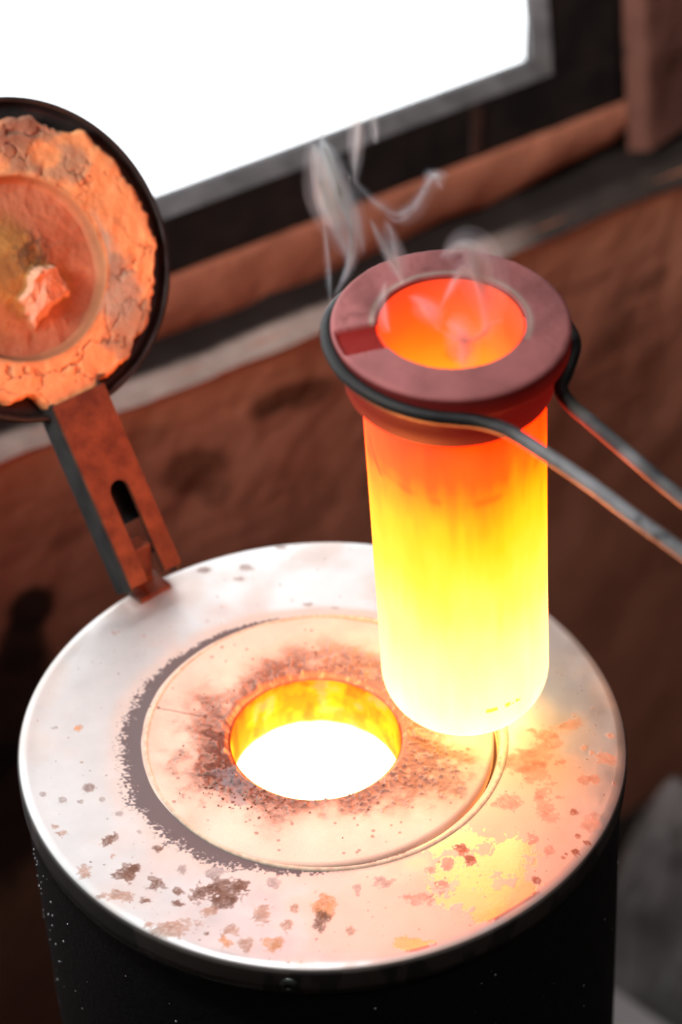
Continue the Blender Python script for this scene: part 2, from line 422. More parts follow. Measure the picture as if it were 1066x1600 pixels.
# =================================================================== THE FURNACE
fur = empty('melting_furnace', (0, 0, FLOOR_Z))
tag(fur, 'round black melting furnace with rust-spotted steel top and white-hot bore, its small lid swung open', 'furnace')
def fchild(name, V, F, mat, parent=None, smooth=True, z0=None):
    me = from_np(name, V, F); o = link(name, me, mat, None, smooth)
    o.parent = parent or fur
    o.matrix_parent_inverse = Matrix.Translation((0, 0, -FLOOR_Z)) if parent is None else Matrix.Identity(4)
    return o
R = .1505; HX = -.0031; RH = .0427; RR = .0878; RXC = -.0025
# --- body
drum_m = NT('black_painted_drum')
nz = drum_m.noise(260, 4, .7); sp = drum_m.ramp(drum_m.noise(420, 1, .4), [(0, (0, 0, 0)), (.80, (0, 0, 0)), (.83, (1, 1, 1))])
cc = drum_m.mix(sp, drum_m.mix(nz, (.008, .008, .009), (.022, .021, .023)), (.16, .15, .16))
drum_m.pbr(cc, .5, 0, nz, .6, .0012, Specular_IOR_Level=.35)
V, F = lathe(round_profile([(0, FLOOR_Z + .001), (.152, FLOOR_Z + .001), (.1488, -.020), (.1465, -.017), (.1465, -.004), (.095, -.004)], .001), 160)
V[:, 0] += np.clip(-V[:, 2] - .02, 0, 1) * .03
fchild('drum', V, F, drum_m.m)
# small dried droplets on the drum side
bm = bmesh.new()
for i in range(120):
    a = rnd.uniform(-math.pi * .98, -.02); z = -.03 - rnd.random() ** 1.3 * .2
    if rnd.random() < .45: a = rnd.gauss(-math.pi + .30, .18)
    r = rnd.uniform(.0003, .0009)
    bmesh.ops.create_icosphere(bm, subdivisions=1, radius=r, matrix=Matrix.Translation((.1490 * math.cos(a) + (-z - .02) * .03, .1490 * math.sin(a), z)))
o = bm_obj('droplets', bm, m_simple('dried_metal_droplets', (.25, .24, .25), (.5, .5, .52), .3, .6, 60), None, True)
o.parent = fur; o.matrix_parent_inverse = Matrix.Translation((0, 0, -FLOOR_Z)); o['kind'] = 'stuff'; o['label'] = 'tiny grey metal droplets stuck to the black drum'

# --- top plate (dense, carries the rust)
prof = [(.0885, -.006), (.0885, -.0002)] + [(r, 0) for r in np.linspace(.0892, .1455, 130)]
prof += [(.1465, -.00015), (.1478, -.0004), (.1490, -.0009), (.1498, -.0016), (.1503, -.0024), (.1505, -.0032), (.1505, -.0042), (.1505, -.0055)]
prof += [(.1505, -.012), (.1503, -.0165), (.1492, -.0172), (.1470, -.0172)]
SEG = 1500
V, F = lathe(prof, SEG)
ang = np.arctan2(V[:, 1], V[:, 0]); rr = np.hypot(V[:, 0], V[:, 1])
# slightly out-of-true hand-cut rim
wob = 1 + .004 * np.cos(4 * ang + .6) * sst(.10, .15, rr)
V[:, 0] *= wob; V[:, 1] *= wob
V[:, 2] += (fbm(np.stack([V[:, 0], V[:, 1], V[:, 2] * 0], -1), 22, 3) - .5) * .0016 * sst(.150, .140, rr) * sst(.089, .096, rr)
P2 = np.stack([V[:, 0], V[:, 1], V[:, 2] * 0], -1)
nA = fbm(P2, 260, 4); nB = fbm(P2 + 5, 90, 4); nC = fbm(P2 + 9, 28, 4); nD = fbm(P2 + 2, 850, 3)
top = (V[:, 2] > -.004)
rgb = np.zeros((len(V), 3)); al = np.zeros(len(V))
def add(mask, col, amt):
    global rgb, al
    k = mask * amt; na = k + al * (1 - k)
    c = (np.array(col)[None, :] if np.ndim(col) == 1 else col)
    rgb = (c * k[:, None] + rgb * (al * (1 - k))[:, None]) / np.maximum(na, 1e-5)[:, None]; al = na
# pinkish tan areas
add(sst(.48, .72, nC) * top, (.60, .44, .34), .22)
ax, ay = plate_xy(800, 1270); add((1 - sst(.6, 1.3, np.hypot((V[:, 0] - ax) / .05, (V[:, 1] - ay) / .06) + (nB - .5) * 1.2)) * top, (.72, .46, .34), .45)
ax, ay = plate_xy(620, 1430); add((1 - sst(.6, 1.2, np.hypot((V[:, 0] - ax) / .05, (V[:, 1] - ay) / .04) + (nB - .5) * 1.2)) * top, (.74, .52, .38), .40)
SP = [(170,1312,9,9,0),(192,1364,16,12,0),(200,1372,10,8,0),(243,1378,12,10,0),(178,1399,22,8,1),(131,1362,10,8,1),(230,1407,9,6,0),(208,1357,6,4,0),
 (276,1393,8,5,0),(279,1411,8,4,0),(285,1357,7,6,2),(247,1327,8,5,0),(210,1356,7,5,0),(318,1396,26,13,0),(352,1390,34,13,0),(345,1408,16,10,0),(380,1385,12,7,0),
 (325,1422,12,6,1),(336,1362,15,6,2),(218,1302,8,6,2),(184,1270,11,5,2),(140,1229,9,6,2),(175,1340,5,6,1),(412,1430,14,11,1),(362,1453,13,8,1),
 (425,1475,13,10,3),(353,1471,9,7,3),(384,1474,9,8,1),(450,1449,8,8,1),(508,1415,18,14,3),(503,1438,9,12,0),(268,1450,28,12,1),(232,1446,9,6,1),(428,1377,9,7,2),
 (550,1455,8,5,1),(323,1459,5,4,0),(460,1420,6,5,1),(85,1292,8,4,1),(97,1301,9,4,1),(120,1137,6,4,3),(178,988,9,5,2),(88,1136,7,4,2),(142,1230,8,5,2),
 (160,1249,4,3,2),(125,1253,4,3,2),(66,1240,4,3,2),(98,1249,5,4,2),(383,887,14,6,2),(375,905,9,4,2),(318,890,10,5,2),(440,855,8,3,2),(480,945,10,3,2),(525,950,8,3,2),
 (722,1330,11,7,4),(735,1345,9,10,4),(852,1145,21,12,5),(893,1131,15,9,5),(812,1190,34,22,5),(840,1180,28,18,5),(838,1210,24,14,5),(870,1160,12,8,5),(850,1240,11,9,5),
 (848,1260,14,14,5),(860,1280,17,11,5),(876,1247,6,4,5),(912,1219,9,7,5),(930,1219,8,8,5),(948,1185,15,9,5),(912,1168,7,6,5),(925,1175,5,4,5),(898,1268,8,6,4),
 (838,1375,8,6,4),(832,1312,8,6,5),(903,1306,5,4,4),(899,1332,7,5,4),(885,1335,4,3,4),(918,1317,5,4,4),(880,1340,5,3,4),(925,1285,16,14,5),(790,1255,20,10,5),
 (693,1385,14,9,5),(650,1405,18,10,5),(672,1360,12,8,5),(600,1380,12,8,2),(615,1300+75,8,5,5),(560,1390,7,6,2),(700,1350,10,7,5),(860,1330,9,6,5),
 (880,1190,5,4,5),(955,1150,5,4,5),(960,1225,4,4,4),(905,1360,5,4,5),(760,1190,8,5,5)]
COLS = [(.13, .062, .034), (.32, .17, .09), (.20, .155, .14), (.55, .27, .10), (.34, .09, .035), (.56, .27, .19)]
for (x, y, rx, ry, kd) in SP:
    cx, cy = plate_xy(x, y); mx_ = rx / 3160.; my_ = ry / 2180.
    near = (np.abs(V[:, 0] - cx) < mx_ * 2.2) & (np.abs(V[:, 1] - cy) < my_ * 2.2) & top
    if not near.any(): continue
    k = np.zeros(len(V)); dd = np.hypot((V[near, 0] - cx) / mx_, (V[near, 1] - cy) / my_) + (nA[near] - .5) * 1.7 + (nB[near] - .5) * 1.0 + (nD[near] - .5) * 1.3
    k[near] = (1 - sst(.78, 1.12, dd)) * (.62 + .38 * sst(.3, .55, nD[near]))
    cvar = np.array(COLS[kd])[None, :] * (.65 + .8 * nA[:, None])
    add(k, cvar, .9 if kd in (0, 3, 4) else .72 if kd != 2 else .6)
# random fine specks
for i in range(260):
    a = rnd.uniform(0, 2 * math.pi); r = math.sqrt(rnd.uniform(.095 ** 2, .147 ** 2)); cx, cy = r * math.cos(a), r * math.sin(a)
    s = rnd.uniform(.0002, .0006)
    j0 = int(a / (2 * math.pi) * SEG); 
    near = (np.abs(V[:, 0] - cx) < .0025) & (np.abs(V[:, 1] - cy) < .0025) & top
    k = np.zeros(len(V)); k[near] = 1 - sst(.7, 1.2, np.hypot(V[near, 0] - cx, V[near, 1] - cy) / s + (nA[near] - .5) * 1.3)
    add(k, COLS[rnd.choice([0, 1, 2, 5])], .75)
# soot halo round the refractory ring (left and bottom)
ra = np.hypot(V[:, 0] - RXC, V[:, 1]) - RR; an = np.degrees(np.arctan2(V[:, 1], V[:, 0] - RXC)) % 360
wid = np.interp(an, [0, 60, 100, 125, 150, 180, 215, 235, 255, 275, 290, 320, 360], [.0012, .0012, .0014, .003, .0065, .0095, .0125, .0105, .0065, .004, .0025, .001, .0012])
add((1 - sst(.8, 1.15, ra / wid + (nB - .5) * .5 + (nA - .5) * .5 + (nD - .5) * 1.3)) * (V[:, 2] > -.003), (.085, .068, .072), .92)
# tan heat ring just outside the soot
add((1 - sst(.6, 1.5, ra / (wid + .006) + (nB - .5) * .7)) * (al < .3) * top, (.70, .52, .38), .35)
# skirt: dull brown band
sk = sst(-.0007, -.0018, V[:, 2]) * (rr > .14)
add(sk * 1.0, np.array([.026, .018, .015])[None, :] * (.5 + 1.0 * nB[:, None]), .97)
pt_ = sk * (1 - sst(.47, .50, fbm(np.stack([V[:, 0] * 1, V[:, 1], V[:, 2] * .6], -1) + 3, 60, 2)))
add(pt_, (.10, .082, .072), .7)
# bright bare patches where the scale has flaked off
pol = np.zeros(len(V))
for (x, y, rx, ry) in ((740, 1372, 60, 34), (800, 1352, 34, 34), (765, 1400, 45, 26), (690, 1365, 24, 14), (700, 1310, 60, 18), (820, 1390, 30, 18), (640, 1475, 30, 8), (770, 1420, 30, 20)):
    cx, cy = plate_xy(x, y); d = np.hypot((V[:, 0] - cx) / (rx / 3160), (V[:, 1] - cy) / (ry / 2180)) + (nB - .5) * 1.6 + (nA - .5) * 1.3 + (nD - .5) * 1.0
    pol = np.maximum(pol, 1 - sst(.92, 1.02, d))
pol *= (al < .75) * top * sst(.1485, .146, rr)
al = al * (1 - .8 * pol)
me = from_np('plate', V, F); set_color(me, 'stain', np.concatenate([rgb, al[:, None]], 1)); set_float(me, 'polish', pol)
plate = link('top_plate', me, m_plate()); plate.parent = fur; plate.matrix_parent_inverse = Matrix.Translation((0, 0, -FLOOR_Z))
plate['label'] = 'rust-spotted round sheet-steel top plate with a folded rim'
# gasket ring showing as a cream lip on the right of the refractory ring
V, F = lathe(round_profile([(.0870, -.009), (.0872, -.003), (.0897, -.002), (.0905, .0006), (.0912, .0011), (.0924, .0008), (.0930, -.001)], .0006), 240)
V[:, 0] = V[:, 0] * .975 + .0022; V[:, 1] = V[:, 1] * .975 - .0010
fchild('gasket', V, F, m_simple('cream_fibre_gasket', (.55, .45, .33), (.75, .66, .50), .9, 0, 300))
# --- refractory ring (dense, charred round the bore)
prof = [(RH, -.012), (RH, -.0032), (RH + .0006, -.0022), (RH + .0018, -.0012)] + [(r, 0) for r in np.linspace(RH + .003, RR - .002, 120)] + [(RR - .001, -.0002), (RR - .0003, -.0008), (RR, -.0018), (RR, -.008)]
V, F = lathe(prof, 1300)
V[:, 0] += RXC + (HX - RXC) * np.clip((RR - np.hypot(V[:, 0], V[:, 1])) / (RR - RH), 0, 1)
rr = np.hypot(V[:, 0] - RXC, V[:, 1]); P2 = np.stack([V[:, 0], V[:, 1], V[:, 2]], -1)
nA = fbm(P2, 520, 4); nB = fbm(P2 + 5, 190, 4); nC = fbm(P2 + 9, 45, 4)
an = np.degrees(np.arctan2(V[:, 1], V[:, 0] - RXC)) % 360
cw = np.interp(an, [0, 30, 60, 90, 120, 150, 180, 215, 240, 270, 300, 330, 360], [.023, .019, .015, .017, .016, .016, .020, .026, .018, .012, .020, .025, .023])
d = (rr - RH) / (cw * 1.15)
char = (1 - sst(.42, 1.30, d + (nC - .5) * 1.5 + (nB - .5) * 1.3)) * .95
inner = sst(.004, .001, rr - RH)
cream = np.array([.88, .71, .58])[None, :] * (.78 + .36 * nC[:, None]); 
pink = np.array([.66, .34, .23])[None, :]
kk = (1 - sst(.4, 1.9, d + (nC - .5) * 1.8))[:, None] * .65; colr = cream * (1 - kk) + pink * kk
dark = np.array([.13, .050, .034])[None, :] * (.5 + 1.3 * nA[:, None]); grit = np.array([.45, .32, .27])[None, :]
dk = dark * (1 - (nA[:, None] > .64) * .7) + grit * ((nA[:, None] > .64) * .7)
onl = np.interp(an, [0, 30, 75, 110, 150, 180, 210, 245, 270, 300, 360], [.55, .55, .55, .6, .6, .8, 1, .8, .5, .55, .6])[:, None]
kk = char[:, None] * np.clip(onl * 1.25, 0, 1) * np.clip(.62 + 1.0 * sst(.34, .50, nB)[:, None], 0, 1); colr = colr * (1 - kk) + dk * kk
sl = ((an > 205) & (an < 238) & (rr < .062) & (rr > .044)) * sst(.45, .55, nB) 
colr = colr * (1 - sl[:, None] * .7) + np.array([.30, .27, .28]) * sl[:, None] * .7
for i in range(90):       # loose dark crumbs' stains
    a = rnd.uniform(0, 2 * math.pi); r = rnd.uniform(.055, .084); cx, cy = RXC + r * math.cos(a), r * math.sin(a); s = rnd.uniform(.0004, .0011)
    k = (1 - sst(.6, 1.2, np.hypot(V[:, 0] - cx, V[:, 1] - cy) / s + (nA - .5)))[:, None] * .6
    colr = colr * (1 - k) + np.array([.16, .08, .06]) * k
# hairline crack at the left
c0 = np.array(plate_xy(231, 1104)); c1 = np.array(plate_xy(322, 1122)); dv = c1 - c0; L = np.linalg.norm(dv); dv /= L
tt = (V[:, 0] - c0[0]) * dv[0] + (V[:, 1] - c0[1]) * dv[1]; pe = np.abs(-(V[:, 0] - c0[0]) * dv[1] + (V[:, 1] - c0[1]) * dv[0] + (nB - .5) * .0015)
ck = (1 - sst(.0002, .0005, pe)) * (tt > 0) * (tt < L); colr = colr * (1 - ck[:, None] * .7) + np.array([.2, .1, .08]) * ck[:, None] * .7
topm = sst(-.003, -.0002, V[:, 2])
bump = (nB - .5) * .0022 * char + (nA - .5) * .0016 * char + np.maximum(nA - .6, 0) * .010 * char * onl[:, 0] + (nC - .5) * .0012 - ck * .0008
V[:, 2] += bump * topm + .0006 * topm
me = from_np('ring', V, F); set_color(me, 'stain', np.concatenate([colr, np.ones((len(V), 1))], 1))
ring = link('refractory_ring', me, m_attr_rough('cream_refractory', rough=.92, bscale=900, bs=.35, bd=.0006, tint=.12)); ring.parent = fur
ring.matrix_parent_inverse = Matrix.Translation((0, 0, -FLOOR_Z)); ring['label'] = 'cream refractory ring charred around the glowing bore'
# crusty crumbs lying on the char
bm = bmesh.new()
for i in range(130):
    if rnd.random() < .5: a = math.radians(rnd.gauss(222, 13)); r = rnd.uniform(.047, .068)
    else: a = math.radians(rnd.uniform(0, 360)); r = RH + .004 + abs(rnd.gauss(0, .012))
    if r > .084: continue
    s = rnd.uniform(.0003, .0010) * (.75 if r > .065 else 1)
    mt = Matrix.Translation((RXC + r * math.cos(a), r * math.sin(a), .0008 + s * .3)) @ Matrix.Rotation(rnd.random() * 6, 4, 'Z') @ Matrix.Rotation(rnd.random() * 6, 4, 'X') @ Matrix.Diagonal((s, s * rnd.uniform(.6, 1), s * rnd.uniform(.4, .8), 1))
    bmesh.ops.create_icosphere(bm, subdivisions=1, radius=1, matrix=mt)
for v in bm.verts: v.co += Vector((rnd.gauss(0, .00012), rnd.gauss(0, .00012), rnd.gauss(0, .00012)))
o = bm_obj('crumbs', bm, m_simple('burnt_crumbs', (.12, .05, .035), (.42, .28, .22), .8, 0, 500), None, False)
o.parent = fur; o.matrix_parent_inverse = Matrix.Translation((0, 0, -FLOOR_Z)); o['kind'] = 'stuff'; o['label'] = 'burnt crumbs scattered round the bore'
# --- glowing bore: wall and white-hot bottom
zz = np.concatenate([np.linspace(-.0025, -.05, 70), np.linspace(-.055, -.16, 16)])
prof = [(RH - .0003, z) for z in zz] + [(r, -.16) for r in (.03, .015, .0005)]
V, F = lathe(prof, 220); F = F[:, ::-1]
V[:, 0] += HX
n1 = fbm(V + 2, 60, 4); n2 = fbm(V * np.array([1, 1, .5]) + 7, 150, 3)
ang = np.degrees(np.arctan2(V[:, 1], V[:, 0] - HX)) % 360
q = (-V[:, 2]) / .034 + (n1 - .5) * .5 + (n2 - .5) * .12
fbase = np.interp(-V[:, 2] + (n2 - .5) * .0015, [0, .031, .0345, .037, .2], [0, 0, .9, 1, 1])
r = np.interp(q, [0, .06, .2, .6, 1], [1.0, 1.5, 2.4, 3.2, 4]); gch = np.interp(q, [0, .05, .15, .4, .8, 1], [.06, .13, .26, .42, .60, .72])
gch = gch * (.60 + .55 * sst(.38, .6, n2)) * (.75 + .35 * sst(.42, .5, n1)) + .16 * sst(.53, .57, n1); bch = np.interp(q, [0, .6, 1], [0, 0, .05])
spot = sst(.60, .68, n1)
hot = np.stack([r, gch, bch + spot * .1], -1); HOT = np.array([95., 27., 6.])
col = hot * (1 - fbase[:, None]) + HOT * fbase[:, None]
me = from_np('bore', V, F); set_color(me, 'glow', np.concatenate([col, np.ones((len(V), 1))], 1))
bore = link('glowing_bore', me, m_hot('white_hot_lining', alb=(.05, .02, .01, 1))); bore.parent = fur; bore.matrix_parent_inverse = Matrix.Translation((0, 0, -FLOOR_Z))
bore['label'] = 'glowing bore, yellow walls over a white-hot bottom'
# --- screw on the skirt
def screw_at(px, py):
    x, y = plate_xy(px, py, -.0105); a = math.atan2(y, x)
    M = Matrix.Translation((.1507 * math.cos(a), .1507 * math.sin(a), -.0105)) @ Matrix.Rotation(a, 4, 'Z') @ Matrix.Rotation(math.pi / 2, 4, 'Y')
    V, F = lathe(round_profile([(.0045, -.001), (.0045, .0007), (.0034, .0019), (.0018, .0023), (.0014, .0010), (.0002, .0008)], .0006), 28)
    V = [tuple(M @ Vector(v)) for v in V]
    return fchild('screw', V, F, m_simple('dark_screw', (.05, .055, .05), (.10, .11, .10), .35, .8, 200))
screw_at(452, 1534)

# --- hinge and lid
H = np.array([-.0950, .1169, 0]); E_ = np.array([H[0], H[1], 0]) / np.hypot(H[0], H[1]); TG = np.array([-E_[1], E_[0], 0])   # TG: along the rim
TG = -TG if TG[0] < 0 else TG
PH = math.radians(35.0); LID_L = .1855
UP = math.sin(PH) * E_ + math.cos(PH) * np.array([0, 0, 1.]); NR = -E_ * math.cos(PH) + np.array([0, 0, math.sin(PH)])
LC = H + (LID_L - .0035) * UP + TG * .0062
print('lid centre', LC, 'TG', TG)
rust_red = m_simple('rusty_red_iron', (.10, .030, .018), (.20, .065, .032), .6, .25, 90, .4, .001)
dark_iron = m_simple('dark_grey_iron', (.035, .037, .038), (.07, .072, .074), .5, .4, 70, .3, .001)
def fpart_local(o):
    o.parent = fur; o.matrix_parent_inverse = Matrix.Translation((0, 0, -FLOOR_Z)); return o
Rm = Matrix([[TG[i], NR[i], UP[i]] for i in range(3)])        # columns: across, face normal, along arm
bm = bmesh.new()
Rl = Matrix([[TG[i], -E_[i], (0, 0, 1.)[i]] for i in range(3)])
bm_box(bm, Vector(H + np.array([0, 0, .012]) + E_ * .001), (.0105, .010, .032), Rl, .0012)
bm_box(bm, Vector(H + np.array([0, 0, .001]) - E_ * .003), (.020, .020, .003), Rl, .0008)
fpart_local(bm_obj('hinge_lug', bm, rust_red))
lidp = empty('lid'); lidp.parent = fur; lidp.matrix_parent_inverse = Matrix.Translation((0, 0, -FLOOR_Z))
lidp['label'] = 'small round lid swung open on its arm, orange-lit refractory underside'
def lchild(name, me_or_bm, mat, smooth=True):
    if isinstance(me_or_bm, bmesh.types.BMesh): o = bm_obj(name, me_or_bm, mat, lidp, smooth)
    else: o = link(name, me_or_bm, mat, lidp, smooth)
    return o
# arm: channel with a slotted face. local coords (x across, y out of face, z along), origin at hinge pin
def outline_slot():
    W_, Z0, Z1 = .0150, .0015, .118
    return W_, Z0, Z1
bm = bmesh.new()
W_, Z0, Z1 = .0160, .0045, .108; sw, s0, s1 = .0058, -.001, .0535; TK = .0028
def hull_plate(bm, y0, y1):
    # face plate with a long slot open at the foot, split into ring of quads
    import itertools
    arc = [(sw * math.cos(t), s1 + sw * math.sin(t)) for t in np.linspace(0, math.pi, 13)]
    inner = [(sw, Z0)] + arc + [(-sw, Z0)]
    outer = [(W_, Z0)] + [(W_, s1)] + [(W_, s1 + (Z1 - s1) * k / 6) for k in range(1, 7)] + [(-W_, s1 + (Z1 - s1) * k / 6) for k in range(6, 0, -1)] + [(-W_, s1), (-W_, Z0)]
    n = min(len(inner), len(outer))
    # resample outer to inner count
    def resample(P, n):
        P = np.array(P); d = np.r_[0, np.cumsum(np.hypot(*np.diff(P, axis=0).T))]; t = np.linspace(0, d[-1], n)
        return np.stack([np.interp(t, d, P[:, 0]), np.interp(t, d, P[:, 1])], -1)
    outer = [(W_, Z0), (W_, s1 * .8)] + [(W_, s1 + (Z1 - s1) * k) for k in (0, .3, .6)] + [(W_, Z1), (W_ * .5, Z1), (0, Z1), (-W_ * .5, Z1), (-W_, Z1)] + [(-W_, s1 + (Z1 - s1) * k) for k in (.6, .3, 0)] + [(-W_, s1 * .8), (-W_, Z0)]
    assert len(outer) == len(inner), (len(outer), len(inner))
    vs = []
    for y in (y1, y0):
        vs.append([[bm.verts.new((x, y, z)) for x, z in inner], [bm.verts.new((x, y, z)) for x, z in outer]])
    n = len(inner)
    for i in range(n - 1):
        a, b = vs[0]; bm.faces.new((a[i], a[i + 1], b[i + 1], b[i]))
        c, d = vs[1]; bm.faces.new((c[i], d[i], d[i + 1], c[i + 1]))
        bm.faces.new((a[i], c[i], c[i + 1], a[i + 1])); bm.faces.new((b[i], b[i + 1], d[i + 1], d[i]))
    for i in (0, n - 1):
        bm.faces.new((vs[0][0][i], vs[0][1][i], vs[1][1][i], vs[1][0][i]))
hull_plate(bm, .010, .010 + TK)
def to_world(bm, org, M):
    for v in bm.verts: v.co = Vector(org) + M @ v.co
to_world(bm, H + np.array([0, 0, .014]) - UP * .012, Rm)
lchild('arm_face', bm, rust_red, False)['label'] = 'red-brown slotted iron face of the lid arm'
bm = bmesh.new()
for s in (-1, 1):
    bm_box(bm, Vector((s * (W_ - .0012), .001, (Z0 - .002 + Z1) / 2)), (.0024, .018, Z1 - Z0 + .004), None, .0006)
bm_box(bm, Vector((0, -.0065, (Z0 + Z1) / 2 + .014)), (2 * W_ - .003, .002, Z1 - Z0 - .03), None, 0)
to_world(bm, H + np.array([0, 0, .014]) - UP * .012, Rm)
lchild('arm_channel', bm, dark_iron, False)['label'] = 'dark grey side flanges of the lid arm'
bm = bmesh.new(); bmesh.ops.create_cone(bm, segments=20, radius1=.0036, radius2=.0036, depth=.030, cap_ends=True, matrix=Matrix.Rotation(math.pi / 2, 4, 'Y'))
to_world(bm, H + np.array([0, 0, .022]), Rm); lchild('hinge_pin', bm, dark_iron, True)
# pan + ceramic + boss : lathe in (r, height along face normal)
def lid_frame(V, sx=0, sy=0):
    V = np.asarray(V); return LC[None, :] + (V[:, :1] + sx) * TG[None, :] + (V[:, 1:2] + sy) * UP[None, :] + V[:, 2:3] * NR[None, :]
V, F = lathe(round_profile([(0.001, -.012), (.060, -.012), (.080, -.008), (.0845, .002), (.0845, .0125), (.083, .0135), (.0815, .0125), (.081, .006), (.001, .006)], .003), 128)
V = lid_frame(V); lchild('lid_pan', from_np('p', V, F), m_simple('black_scaled_steel', (.012, .011, .012), (.03, .025, .025), .55, .3, 60))['label'] = 'black steel pan of the lid'
rs = np.concatenate([[.0775, .0778], np.linspace(.0772, .0755, 4), np.linspace(.0745, .048, 60), np.linspace(.0475, .044, 14), np.linspace(.0435, .0005, 70)])
hs = np.concatenate([[.006, .0125], [.0145, .0155, .0162, .0165], np.full(60, .0168), np.full(14, .0168), np.full(70, .0168)])
V, F = lathe(list(zip(rs, hs)), 420)
x, y = V[:, 0].copy(), V[:, 1].copy(); r0 = np.hypot(x, y); an = np.arctan2(y, x)
P2 = np.stack([x, y, x * 0], -1); nE = fbm(np.stack([np.cos(an), np.sin(an), an * 0], -1), 5, 4); nA = fbm(P2, 170, 4); nB = fbm(P2 + 4, 60, 4); nC = fbm(P2 + 9, 24, 3)
chip = sst(.066, .078, r0) * (nE - .62) * .022; sc = 1 + chip / np.maximum(r0, 1e-4)
V[:, 0] *= sc; V[:, 1] *= sc
ri = np.hypot(x + .0055, y + .0005)
V[:, 2] -= sst(.0485, .0445, ri) * .0068
# domed centre boss with crusty lump + radial cracks
boss = np.exp(-(np.hypot(x + .008, y) / .022) ** 2) * .009
lump = (1 - sst(.5, 1.1, np.hypot((x - .003) / .015, (y + .015) / .015) + (nB - .5) * .5 + (fbm(P2 + 33, 110, 3) - .5) * 1.3)) * .006 * (.6 + .8 * nA)
# cellular cracks
cells = np.array([[(rnd.uniform(.046, .082)) * math.cos(t_), 0] for t_ in [0]])
pts = np.array([(rr_ * math.cos(tt_), rr_ * math.sin(tt_)) for rr_, tt_ in [(rnd.uniform(.045, .084), rnd.uniform(0, 2 * math.pi)) for _ in range(60)]])
nD = fbm(P2 + 6, 330, 3); wx = x + (nA - .5) * .010 + (nB - .5) * .012 + (nD - .5) * .004; wy = y + (nA[::-1] * 0 + fbm(P2 + 12, 130, 4) - .5) * .016
D = np.sqrt((wx[:, None] - pts[None, :, 0]) ** 2 + (wy[:, None] - pts[None, :, 1]) ** 2); D.sort(axis=1)
crk = (1 - sst(.0002, .0010, D[:, 1] - D[:, 0])) * sst(.049, .052, ri) * sst(.079, .074, r0) * sst(.40, .58, nB)
V[:, 2] += boss + lump + (nB - .5) * .003 + (nA - .5) * .0016 - crk * .0012
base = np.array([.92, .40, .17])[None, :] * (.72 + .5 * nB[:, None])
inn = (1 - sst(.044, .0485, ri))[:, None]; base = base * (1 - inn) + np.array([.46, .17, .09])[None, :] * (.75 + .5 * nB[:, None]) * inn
groove = np.exp(-((ri - .0472) / .0020) ** 2)[:, None] * .65; base = base * (1 - groove) + np.array([.12, .06, .045]) * groove
k = (sst(.52, .60, nC * .6 + nB * .4) * sst(.047, .052, ri))[:, None] * .7; base = base * (1 - k) + np.array([.30, .22, .16]) * k
gx = (1 - sst(.6, 1.2, np.hypot((x - .040) / .014, (y + .026) / .030) + (nB - .5) * 1.5))[:, None] * .75 * (r0 > .045)[:, None]; base = base * (1 - gx) + np.array([.42, .36, .29]) * gx
gt = (sst(.035, .07, y) * sst(.35, .6, nB))[:, None] * .75 * (r0 > .047)[:, None]; base = base * (1 - gt) + np.array([.26, .10, .07]) * gt
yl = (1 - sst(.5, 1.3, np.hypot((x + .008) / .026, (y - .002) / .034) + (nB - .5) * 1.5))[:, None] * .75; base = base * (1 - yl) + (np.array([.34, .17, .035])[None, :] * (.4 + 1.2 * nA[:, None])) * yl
dr = ((1 - sst(.6, 1.1, np.hypot((x - .004) / .016, (y - .005) / .013) + (nA - .5) * 2)) * sst(.4, .55, nA))[:, None] * .7; base = base * (1 - dr) + np.array([.12, .08, .05]) * dr
lm = sst(.0008, .0025, lump)[:, None] * .85; base = base * (1 - lm) + np.array([.80, .44, .30]) * lm
ck = crk[:, None] * .55; base = base * (1 - ck) + np.array([.22, .13, .10]) * ck
hole_ = (1 - sst(.6, 1.1, np.hypot((x - .012) / .006, (y + .072) / .005) + (nA - .5)))[:, None] * .9; base = base * (1 - hole_) + np.array([.07, .06, .05]) * hole_
V = lid_frame(V, -.0005, -.003)
me = from_np('lc', V, F); set_color(me, 'stain', np.concatenate([base, np.ones((len(V), 1))], 1))
lchild('lid_refractory', me, m_attr_rough('cracked_orange_refractory', rough=.9, bscale=400, bs=.5, bd=.001, tint=.15))['label'] = 'cracked refractory disc with recessed centre and crusty lump'

# =================================================================== THE CRUCIBLE
B = pt(727, 1045, 1.250); T = pt(705, 501, 1.101)
AX = T - B; CL = float(np.linalg.norm(AX)); AX /= CL
CX = np.array([1.0, 0, 0]); CX -= AX * (CX @ AX); CX /= np.linalg.norm(CX); CY = np.cross(AX, CX)
cru = empty('crucible', tuple(B)); tag(cru, 'glowing yellow-white crucible with dark red collar lifted out of the furnace by tongs', 'crucible')
def cframe(V, org=B, ax=AX, cx=CX, cy=CY):
    V = np.asarray(V); return org[None, :] + V[:, :1] * cx[None, :] + V[:, 1:2] * cy[None, :] + V[:, 2:3] * ax[None, :]
def cchild(name, me, mat, smooth=True):
    o = link(name, me, mat, None, smooth); o.parent = cru; o.matrix_parent_inverse = Matrix.Translation(-Vector(B)); return o
RB = .0412; BR_ = .030
prof = [(.0004, -.0185)]
for t_ in np.linspace(0, math.pi / 2, 26)[1:]:
    prof.append((RB - BR_ + BR_ * math.sin(t_) if False else (RB - .024) * min(1, t_ / .5) + .024 * math.sin(t_) if t_ < .5 else RB - .024 + .024 * math.sin(t_), -.0185 + .024 * (1 - math.cos(t_))))
prof += [(RB, z) for z in np.linspace(.0075, CL - .020, 150)]
V, F = lathe(prof, 260)
n1 = fbm(V * np.array([1, 1, .35]) + 1, 70, 4); n2 = fbm(V * np.array([1, 1, .16]) + 3, 240, 3); n3 = fbm(V + 6, 30, 3)
an = np.degrees(np.arctan2(V[:, 1], V[:, 0]))
